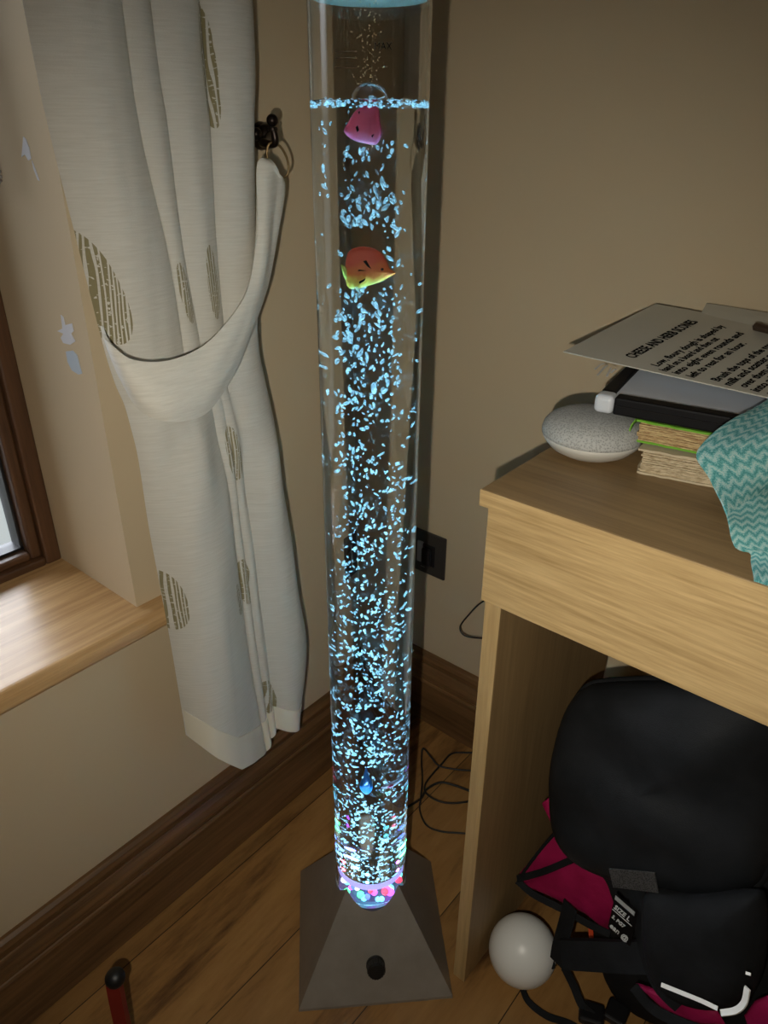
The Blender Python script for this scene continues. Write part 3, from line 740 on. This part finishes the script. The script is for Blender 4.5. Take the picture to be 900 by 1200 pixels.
def booklet(name, label, cat, org, yaw, w_, d_, z0, z1, cover, pages, n_sheets, ragged, wrap=False):
    t = thing(name, label, cat, (org[0], org[1], z0))
    Rm = Matrix.Translation(Vector((org[0], org[1], 0))) @ Matrix.Rotation(yaw, 4, 'Z')
    bm = bmesh.new(); h = (z1 - z0 - .003) / n_sheets
    for k in range(n_sheets):
        e = random.uniform(0, ragged); f = random.uniform(0, ragged * .5)
        add_box(bm, (0.003 + e, 0.001 + f, z0 + .0015 + k * h), (w_ - .002, d_ - .002, z0 + .0015 + (k + .86) * h), mat=Rm)
    obj('pages', bm, pages, t)
    def sheet(z_, th):
        rows = []
        for i in range(14):
            rows.append([Rm @ Vector((w_ * j / 24 + (random.uniform(0, ragged) if j == 0 else 0), d_ * i / 13 + (random.uniform(0, ragged * .5) if i == 0 else 0), z_ + .0006 * noise.noise(Vector((j * .5, i * .5, z_ * 90))))) for j in range(25)])
        return grid_mesh(rows, th)
    obj('cover', sheet(z0 + .002, .002), cover, t); obj('cover', sheet(z1, .002), cover, t)
    if wrap:
        rows = []
        for i in range(20):
            v = d_ * i / 19; wig = .003 * noise.noise(Vector((v * 60, 3, 1)))
            rows.append([Rm @ Vector((-.0035 * math.sin(PI * s / 8) + wig * math.sin(PI * s / 8), v, z0 + (z1 - z0) * s / 8)) for s in range(9)])
        obj('spine', grid_mesh(rows, .001), cover, t, smooth=True)
    return t
def page_mat(name, a, b, sc_=900):
    m = P(name, a, 0.85); g = N(m); v = g.coord((0.15, 0.15, 1)); n_ = g.noise(v, sc_, 3, .7); g.base(g.ramp(n_, [(.35, a), (.62, b)])); return m
m_pg1 = page_mat('aged_paper', (0.30, 0.22, 0.12), (0.66, 0.56, 0.38)); m_pg2 = page_mat('yellow_paper', (0.28, 0.15, 0.06), (0.62, 0.48, 0.24))
m_green = P('lime_green_card', (0.16, 0.42, 0.03), 0.45); m_cream = P('worn_cream_card', (0.56, 0.48, 0.33), 0.85)
booklet('notebook', 'old coverless cream notebook with ragged page edges, bottom of the desk stack', 'notebook', (0.4955, -0.285), math.radians(13), .15, .19, .760, .785, m_cream, m_pg1, 11, .0035)
booklet('notebook', 'notebook with a bright green cover round yellowed pages, under the small whiteboard', 'notebook', (0.4845, -0.2755), math.radians(9), .15, .18, .7866, .808, m_green, m_pg2, 9, .003, True)

# small whiteboard with black frame
m_wb = P('whiteboard_face', (0.72, 0.79, 0.92), 0.3); m_wcap = P('white_cap', (0.62, 0.66, 0.72), 0.4); m_bfr = P('black_frame', (0.004, 0.004, 0.005), 0.6, **{'Specular IOR Level': .2})
wb = thing('whiteboard', 'small whiteboard with black frame and white corner cap, lying on the notebooks', 'whiteboard', (0.447, -0.281, .809))
RB = Matrix.Translation(Vector((0.447, -0.283, 0))) @ Matrix.Rotation(math.radians(9.5), 4, 'Z')
WBW, WBD = 0.31, 0.22
obj('board_face', box((.010, .010, .8115), (WBW - .01, WBD - .01, .8225), mat=RB), m_wb, wb)
for a_, b_ in (((.017, 0, .809), (WBW - .017, .015, .826)), ((0, .017, .809), (.013, WBD - .017, .826)), ((.017, WBD - .015, .809), (WBW - .017, WBD, .826)), ((WBW - .013, .017, .809), (WBW, WBD - .017, .826))):
    bm = box(a_, b_, .002, 2, RB)
    obj('frame_bar', bm, m_bfr, wb)
bm = bmesh.new(); add_tube(bm, [RB @ Vector((.018, -.0002, .8185)), RB @ Vector((WBW - .018, -.0002, .8185))], .0006, 6, curve=False); obj('groove', bm, m_blk, wb)
for cx_, cy_ in ((0, 0), (WBW, 0), (0, WBD), (WBW, WBD)):
    sx, sy = (1 if cx_ == 0 else -1), (1 if cy_ == 0 else -1)
    p0 = (min(cx_ - sx * .0015, cx_ + sx * .017), min(cy_ - sy * .0015, cy_ + sy * .017), .8085); p1 = (max(cx_ - sx * .0015, cx_ + sx * .017), max(cy_ - sy * .0015, cy_ + sy * .017), .8265)
    o = obj('corner_cap', box(p0, p1, .005, 4, RB), m_wcap, wb, smooth=False); o['label'] = 'white corner cap'

# printed cards
m_card = P('matt_card', (0.56, 0.55, 0.48), 0.55); m_card2 = P('matt_card_back', (0.52, 0.51, 0.44), 0.55)
A = at(660, 413, 'z', .834); Bc = at(768, 357, 'y', -.028); Cc = at(900, 467, 'z', .834)
exv = Bc - A; eyv = (A - Cc).normalized()
C2 = A + (Cc - A) * 1.25; D2 = Bc + (Cc - A) * 1.25 + Vector((0, 0, -.004))
def card_rows(a, b, c, d, lift=0.0, n_=16):
    rows = []
    for i in range(n_ + 1):
        t = i / n_
        rows.append([a.lerp(b, s / n_).lerp(c.lerp(d, s / n_), t) + Vector((0, 0, lift + .0015 * math.sin(PI * t) * math.sin(PI * s / n_))) for s in range(n_ + 1)])
    return rows
cdo = thing('printed_card', 'large cream card printed with lines of black lettering, on top of the desk stack', 'card', A)
obj('sheet', grid_mesh(card_rows(A, Bc, C2, D2), .0012), m_card, cdo, smooth=False)
nrm = exv.cross(Cc - A).normalized(); nrm = nrm if nrm.z > 0 else -nrm
L1 = exv.length
def cp(u, v, h=.0022): return A + exv * u + (Cc - A) * v + nrm * h
exn = exv.normalized(); cdn = (Cc - A)
title = 'CHEESE AND HERB SCONES'
def fit_text(s, u0, u1, v, size):
    cu = bpy.data.curves.new('m', 'FONT'); cu.body = s; cu.size = size; oo = bpy.data.objects.new('m', cu); link(oo); bpy.context.view_layer.update()
    wdt = oo.dimensions.x; bpy.data.objects.remove(oo)
    sx = L1 * (u1 - u0) / max(wdt, 1e-6)
    text('lettering', s, m_ink, cp(u0, v), exn, -cdn, size, sx, cdo, .0001, size * .022)
fit_text(title, .10, .80, .335, .0175)
lines = [("Low, floury dough is shaped by", .06, .80, .475), ("hand on a board and then cut", .02, .60, .535), ("into eight even rounds and", .02, .74, .595), ("left to rest for an hour.", .02, .60, .665),
         ("Brush the tops of the rounds with", .04, .86, .770), ("milk and scatter grated cheese", .02, .84, .830), ("over them all before they go", .04, .76, .890), ("into a hot oven to bake", .02, .72, .950), ("until they are golden", .02, .7, 1.01), ("and serve warm with butter", .02, .8, 1.07)]
for s_, u0, u1, v in lines: fit_text(s_, u0, u1, v, .0125)
A2 = at(806, 366, 'y', -.05); B2 = at(826, 355, 'y', -.012)
A2 = cp(.86, .30, -.004); B2 = at(828, 356, 'y', -.012); C3 = A2 + (Cc - A) * 1.0; D3 = B2 + (Cc - A) * 1.0 + Vector((0, 0, 0))
tag(obj('card_sheet', grid_mesh(card_rows(A2, B2, C3, D3), .001), m_card2), 'second cream card sticking out from behind the printed card, near the back wall', 'card')
m_pen = P('dark_brown_lacquer', (0.05, 0.03, 0.018), 0.35)
p0, p1 = cp(.83, .60, .006), cp(.72, 1.15, .006)
tag(obj('pencil', tube([p0, p0.lerp(p1, .15), p1], lambda t: .0012 + .0032 * min(1, t / .12), 8, curve=True), m_pen, smooth=True), 'dark brown pointed stick lying across the top of the printed card', 'stick')
# torn scraps poking from under the card's front edge
m_scrap = P('white_paper', (0.6, 0.6, 0.58), 0.8)
bm = bmesh.new()
for x0, y0, x1, y1 in ((712, 428, 700, 440), (716, 431, 711, 441), (708, 426, 697, 433), (722, 433, 716, 437)):
    add_tube(bm, [at(x0, y0, 'z', .829), at((x0 + x1) / 2 + 1, (y0 + y1) / 2 - 2, 'z', .828), at(x1, y1, 'z', .826)], 0, flat=(.0022, .0004, (0, 0, 1)))
tag(obj('paper_scraps', bm, m_scrap), 'small torn white paper scrap poking out between the printed card and the whiteboard', 'scrap')

# teal chevron cloth
m_teal = P('teal_chevron_cloth', (0.2, 0.5, 0.48), 0.9); g = N(m_teal); uv = g.n('ShaderNodeTexCoord').outputs['UV']
s3 = g.n('ShaderNodeSeparateXYZ', i_0=uv)
zig = g.math('MULTIPLY', g.math('PINGPONG', g.math('MULTIPLY', s3.outputs[0], 105.0), 0.5), 1.3)
wv_ = g.math('FRACT', g.math('ADD', g.math('MULTIPLY', s3.outputs[1], 105.0), g.math('ADD', zig, g.math('MULTIPLY', g.noise(uv, 60, 2), .5))))
tri = g.math('ABSOLUTE', g.math('SUBTRACT', wv_, .5))
fine = g.noise(uv, 900, 2, .8)
f_ = g.math('ADD', g.math('MULTIPLY', tri, 1.1), g.math('MULTIPLY', g.math('SUBTRACT', fine, .5), 1.5))
g.base(g.ramp(f_, [(0.02, (0.06, 0.28, 0.28)), (0.25, (0.16, 0.46, 0.45)), (0.5, (0.42, 0.60, 0.57))])); g.bump(fine, .6, .0015)
def ruled(left, right, n_=20, sag=.004, wob=.003, m_=30):
    Lc, Rc = catmull(left, 8), catmull(right, 8)
    k = min(len(Lc), len(Rc)); Lc = [Lc[int(i * (len(Lc) - 1) / (m_ - 1))] for i in range(m_)]; Rc = [Rc[int(i * (len(Rc) - 1) / (m_ - 1))] for i in range(m_)]
    return [[a.lerp(b, j / n_) + Vector((0, 0, wob * noise.noise(Vector((i * .16, j * .22, 4))))) for j in range(n_ + 1)] for i, (a, b) in enumerate(zip(Lc, Rc))]
clo = thing('dish_cloth', 'teal and white chevron cloth draped over the stack and the desk edge', 'cloth', at(860, 600, 'z', .765))
zc = lambda x, y, z: at(x, y, 'z', z)
obj('upper_fold', grid_mesh(ruled([zc(905, 467, .842), zc(862, 492, .836), zc(817, 529, .826), zc(833, 563, .812), zc(851, 606, .797)], [zc(985, 470, .850), zc(985, 500, .845), zc(985, 520, .835), zc(985, 540, .82), zc(930, 548, .806)], wob=.003), .0014), m_teal, clo, smooth=True)
obj('lower_fold', grid_mesh(ruled([zc(838, 570, .800), zc(850, 600, .792), zc(853, 618, .786), zc(862, 641, .775), zc(879, 648, .772), zc(880, 660, .768), zc(883, 683, .7645)], [zc(985, 510, .81), zc(985, 560, .80), zc(985, 600, .79), zc(985, 640, .78), zc(985, 660, .776), zc(985, 700, .770), zc(985, 716, .764)], wob=.003), .0014), m_teal, clo, smooth=True)

# ------------------------------------------------------------------ cables
m_cab = P('black_cable', (0.012, 0.012, 0.012), 0.45); m_ora = P('orange_cable', (0.85, 0.16, 0.03), 0.45)
def cable(name, pts, r, label, mat=m_cab):
    return tag(obj(name, tube(pts, r, 8), mat, smooth=True), label, 'cable')
cable('power_cable', [at(600, 690, 'y', -.05), at(566, 705, 'y', -.05), at(548, 722, 'y', -.05), at(539, 735, 'y', -.05), at(545, 745, 'y', -.05), at(565, 748, 'y', -.05), at(600, 748, 'y', -.05)], .0013,
      'thin black cable loop hanging beside the desk, in front of the back wall')
f = lambda x, y, z=.003: at(x, y, 'z', z)
cable('lamp_cable', [f(470, 950), f(482, 943), f(494, 935), f(500, 925), f(516, 917), f(535, 921), f(560, 930), f(590, 935)], .0022, 'black cable curving out from behind the lamp base toward the desk, nearest the lamp')
cable('floor_cable', [f(600, 880, .006), f(552, 882, .006), f(530, 883, .006), f(518, 895, .007), f(507, 907, .007), f(498, 920, .007), f(500, 930, .007), f(515, 939, .006), f(535, 941, .004), f(560, 937, .003), f(600, 930, .003)], .0018,
      'black cable making a wide loop on the floor between the lamp and the desk')
cable('floor_cable', [f(600, 906, .011), f(550, 903, .011), f(530, 901, .011), f(514, 897, .014), f(505, 887, .02), f(496, 877, .022), f(494, 890, .014), f(495, 915, .012), f(493, 935, .010), f(492, 950, .003), f(500, 967, .003), f(516, 974, .003), f(535, 976, .003), f(560, 977, .003), f(600, 975, .003)], .0016,
      'black cable with a sharp kink, sagging lowest on the floor beside the desk panel')
cable('orange_cable', [f(536, 861, .006), f(545, 865, .006), f(556, 869, .005), f(600, 890, .005)], .0025, 'short end of an orange cable on the floor behind the desk panel', m_ora)

# ------------------------------------------------------------------ white ball
m_ball = P('pearl_white', (0.84, 0.86, 0.84), 0.35); m_ball.node_tree.nodes['Principled BSDF'].inputs['Subsurface Weight'].default_value = 0.0
bc = at(609, 1111, 'z', .0465) + Vector((0.0045, 0, 0))
bm = bmesh.new(); bmesh.ops.create_uvsphere(bm, u_segments=64, v_segments=40, radius=.0458)
for v in bm.verts:
    v.co.z *= 1.02; v.co += bc
bl = thing('ball', 'white pearly ball on the floor between the desk panel and the backpack', 'ball', (bc.x, bc.y, 0))
obj('shell', bm, m_ball, bl, smooth=True)
q = at(648, 1112, 'z', .044); d = (q - bc).normalized()
obj('highlight_mark', tube([bc + d * .0455 + Vector((0, 0, -.004)), bc + d * .0468, bc + d * .046 + Vector((0, 0, .006))], .0012, 6), m_wpl, bl, smooth=True)  # pale sliver modelled as the small highlight on the ball

# ------------------------------------------------------------------ red lever with black knob
m_red = P('dark_red_metal', (0.20, 0.016, 0.010), 0.5)
k0 = at(135, 1146, 'z', .20)
lv = thing('lever_handle', 'dark red metal bar topped with a black ball knob, standing on the floor', 'handle', (k0.x + .01, k0.y, 0))
obj('bar', tube([Vector((k0.x + .012, k0.y - .014, 0)), Vector((k0.x + .008, k0.y - .01, .08)), Vector((k0.x + .0, k0.y - .003, .185)), k0], .0075, 14, flat=(.017, .010, (.6, -.75, 0))), m_red, lv)
bm = bmesh.new(); bmesh.ops.create_uvsphere(bm, u_segments=32, v_segments=20, radius=.0112, matrix=Matrix.Translation(k0)); obj('ball_knob', bm, m_knob, lv, smooth=True)
obj('foot', box((k0.x - .02, k0.y - .045, 0), (k0.x + .045, k0.y + .02, .008), .003), m_red, lv)

# ------------------------------------------------------------------ backpack
def cloth_mat(name, a, b, rough=.75, sc_=30):
    m = P(name, a, rough, **{'Specular IOR Level': .2}); g = N(m); n_ = g.noise(g.coord(), sc_, 4, .6); g.base(g.ramp(n_, [(.35, a), (.7, b)])); g.bump(g.math('ADD', n_, g.math('MULTIPLY', g.noise(g.coord(), 900, 2), .15)), .4, .004); return m
m_bag = cloth_mat('black_nylon', (0.007, 0.008, 0.009), (0.013, 0.014, 0.016), .8)
m_flap = cloth_mat('charcoal_nylon', (0.008, 0.0095, 0.011), (0.016, 0.018, 0.021), .55, 14)
m_pink = cloth_mat('magenta_nylon', (0.26, 0.006, 0.055), (0.36, 0.010, 0.080), .6)
m_mesh = P('grey_mesh', (0.05, 0.05, 0.052), .6); g = N(m_mesh); ck = g.n('ShaderNodeTexVoronoi', i_Scale=620.0); g.t.links.new(g.coord(), ck.inputs['Vector'])
g.base(g.ramp(ck.outputs['Distance'], [(.25, (0.004, .004, .004)), (.6, (.06, .06, .06))]))
m_refl = P('reflective_tape', (0.92, 0.92, 0.88), 0.3); m_lab = P('white_print', (0.55, 0.57, 0.56), .7)
bp = thing('backpack', 'black and magenta backpack with trailing straps, slumped on the floor under the desk', 'backpack', (0.60, -0.27, 0))
def pl(px, py, a=-.27, b=-.37):    # leaning plane: further forward low down
    q = at(px, py, 'y', -.30)
    for _ in range(4):
        t = min(1, max(0, q.z / .5)); q = at(px, py, 'y', b + (a - b) * t)
    return q
NB = Vector((-.25, -.95, .25))
# main body behind
obj('main_body', pillow([pl(x, y, -.20, -.27) for x, y in ((700, 812), (672, 850), (665, 900), (672, 960), (690, 1030), (705, 1100), (725, 1160), (770, 1195), (860, 1215), (950, 1200), (985, 1100), (1000, 950), (985, 850), (930, 800), (800, 785))], NB, .06, .10, 10, 4, 2.4, .006, 14), m_bag, bp, smooth=True)
lobe = [(712, 799), (686, 806), (668, 832), (656, 872), (650, 915), (652, 958), (664, 990), (690, 1014), (735, 1032), (795, 1045), (850, 1048), (884, 1038), (900, 1012), (912, 965), (930, 900), (935, 840), (915, 808), (860, 800), (780, 797)]
lp = [pl(x, y) for x, y in lobe]
flp = obj('front_flap', pillow(lp, NB, .045, .05, 14, 4, 2.6, .010, 16), m_flap, bp, smooth=True)
rim = [p + NB.normalized() * -.004 for p in lp]
bm = bmesh.new(); add_tube(bm, rim + [rim[0]], .0045, 8); obj('flap_piping', bm, m_bag, flp, smooth=True)
# grey mesh vent on flap: sits proud of the bulge
bm = bmesh.new(); mr = []
def flap_pt(px, py, h):
    c = sum(lp, Vector()) / len(lp); n_ = NB.normalized(); q = pl(px, py)
    return q + n_ * h
mr = [[flap_pt(740 + 53 * j / 8 + 2 * i / 6, 1003 + 4 * j / 8 + (22 + 2 * j / 8) * i / 6, .0415 - .004 * i / 6) for j in range(9)] for i in range(7)]
obj('mesh_vent', grid_mesh(mr, .002), m_mesh, flp)
# lower pocket
obj('lower_pocket', pillow([pl(x, y, -.30, -.385) for x, y in ((762, 1040), (756, 1080), (762, 1130), (780, 1160), (820, 1180), (868, 1178), (893, 1140), (897, 1060), (880, 1042), (810, 1048))], NB, .028, .03, 8, 4, 2.4, .006, 22), m_bag, bp, smooth=True)
# magenta panels
def pk(name, pts, mat, a=-.24, b=-.33, tf=.006, tb_=.006):
    return obj(name, pillow([pl(x, y, a, b) for x, y in pts], NB, tf, tb_, 6, 3, 2.2, .002, 30, sub=False), mat, bp, smooth=True)
pk('side_panel', [(636, 940), (645, 933), (662, 975), (653, 976), (645, 958)], m_pink)
pk('side_panel', [(608, 1024), (655, 970), (690, 1000), (678, 1008), (640, 1022)], m_pink)
pk('side_panel', [(609, 1034), (640, 1022), (680, 1002), (740, 1030), (735, 1060), (712, 1090), (690, 1072), (650, 1052)], m_pink, tf=.010)
def strap(name, pts, wd, mat=m_bag, th=.002, par=bp, nn=(-.4, -.6, .7)):
    return obj(name, tube(pts, 0, flat=(wd, th, nn)), mat, par, smooth=False)
F = lambda x, y, a=-.25, b=-.34: pl(x, y, a, b)
strap('trim', [F(606, 1030), F(640, 1020), F(680, 1003)], .009)
strap('trim', [F(606, 1032), F(625, 1048), F(660, 1066), F(690, 1083), F(715, 1095)], .009)
strap('trim', [F(608, 1030), F(630, 1000), F(654, 972)], .004)
# webbing straps and buckle lying on the floor in front
zf = lambda x, y, z: at(x, y, 'z', z)
strap('shoulder_strap', [F(668, 1060, -.27, -.35), F(662, 1085, -.27, -.36), F(655, 1110, -.27, -.37), F(652, 1128, -.27, -.375)], .024, nn=(-.4, -.8, .3))
strap('shoulder_strap', [F(660, 1118, -.27, -.38), F(700, 1120, -.27, -.385), F(745, 1122, -.27, -.385), F(770, 1120, -.27, -.38)], .036, th=.012, nn=(-.4, -.8, .3))
strap('shoulder_strap', [F(748, 1040, -.29, -.37), F(755, 1080, -.29, -.385), F(763, 1120, -.29, -.395), F(775, 1150, -.29, -.40), F(800, 1175, -.29, -.40)], .030, th=.008, nn=(-.5, -.75, .35))
strap('webbing', [zf(650, 1130, .060), zf(622, 1139, .035), zf(613, 1152, .012), zf(618, 1172, .005), zf(640, 1190, .004), zf(668, 1200, .004), zf(690, 1215, .004)], .009)
strap('webbing', [zf(662, 1135, .055), zf(672, 1155, .04), zf(682, 1178, .030), zf(695, 1190, .025)], .012)
obj('buckle', box((-.016, -.014, -.006), (.016, .014, .006), .004, 3, Matrix.Translation(zf(693, 1188, .022)) @ Matrix.Rotation(.4, 4, 'Z')), m_blk, bp)
obj('buckle', box((-.013, -.016, -.006), (.015, .014, .006), .004, 3, Matrix.Translation(zf(722, 1186, .026)) @ Matrix.Rotation(.1, 4, 'Z')), m_blk, bp)
pk('base_panel', [(745, 1152), (757, 1156), (790, 1168), (840, 1183), (850, 1200), (818, 1200), (775, 1180)], m_pink, -.30, -.385)
pk('base_panel', [(872, 1190), (885, 1172), (925, 1155), (940, 1200), (880, 1212)], m_pink, -.30, -.385)
strap('trim', [F(742, 1156, -.31, -.40), F(765, 1182, -.31, -.40), F(800, 1200, -.31, -.40), F(835, 1212, -.31, -.40)], .012)
r1 = strap('reflective_tape', [F(775, 1154, -.34, -.425), F(800, 1164, -.34, -.425), F(822, 1173, -.34, -.425), F(841, 1182, -.34, -.425)], .0045, m_refl)
r2 = strap('reflective_tape', [F(845, 1187, -.34, -.425), F(862, 1184, -.34, -.425), F(872, 1175, -.34, -.425), F(876, 1158, -.34, -.425)], .0065, m_refl)
strap('reflective_tape', [F(874, 1140, -.34, -.425), F(880, 1142, -.34, -.425)], .003, m_refl)
m_or = P('orange_tab', (0.75, 0.08, 0.02), .5)
strap('orange_tab', [F(692, 1085, -.22, -.31), F(693, 1100, -.22, -.31), F(695, 1118, -.22, -.31)], .007, m_or)
# sewn-in label with print
lb0, lb1, lb2 = F(722, 1050, -.29, -.40), F(745, 1070, -.29, -.40), F(716, 1076, -.29, -.40)
ex_, ey_ = (lb1 - lb0), (lb0 - lb2); nl = ex_.cross(ey_).normalized()
if nl.y > 0: nl = -nl
LW = ex_.length
def LP(u, v, h=.001): return lb0 + ex_ * u - ey_ * v + NB.normalized() * h
bm = bmesh.new(); bm.faces.new([bm.verts.new(LP(u, v, .0)) for u, v in ((-.05, -.12), (1.1, -.12), (1.1, 1.45), (-.05, 1.45))])
bmesh.ops.solidify(bm, geom=bm.faces, thickness=.0015)
lab = obj('care_label', bm, m_blk, bp)
bm = bmesh.new(); bm.faces.new([bm.verts.new(LP(u, v, .0016)) for u, v in ((0, -.06), (1.0, -.06), (1.0, .12), (0, .12))]); bmesh.ops.solidify(bm, geom=bm.faces, thickness=.0006)
obj('printed_bar', bm, m_lab, lab)
for s_, v, sz in (('SIZE L', .48, .0085), ('5. PG7', .90, .0065), ('ean @', 1.32, .0095)):
    text('printed_text', s_, m_lab, LP(.04, v, .0018), ex_, ey_, sz, .9, lab, .0002, .0002)
bm = bmesh.new(); add_tube(bm, [LP(0, .56, .0018), LP(1, .56, .0018)], .0004, 5, curve=False); obj('printed_line', bm, m_lab, lab)
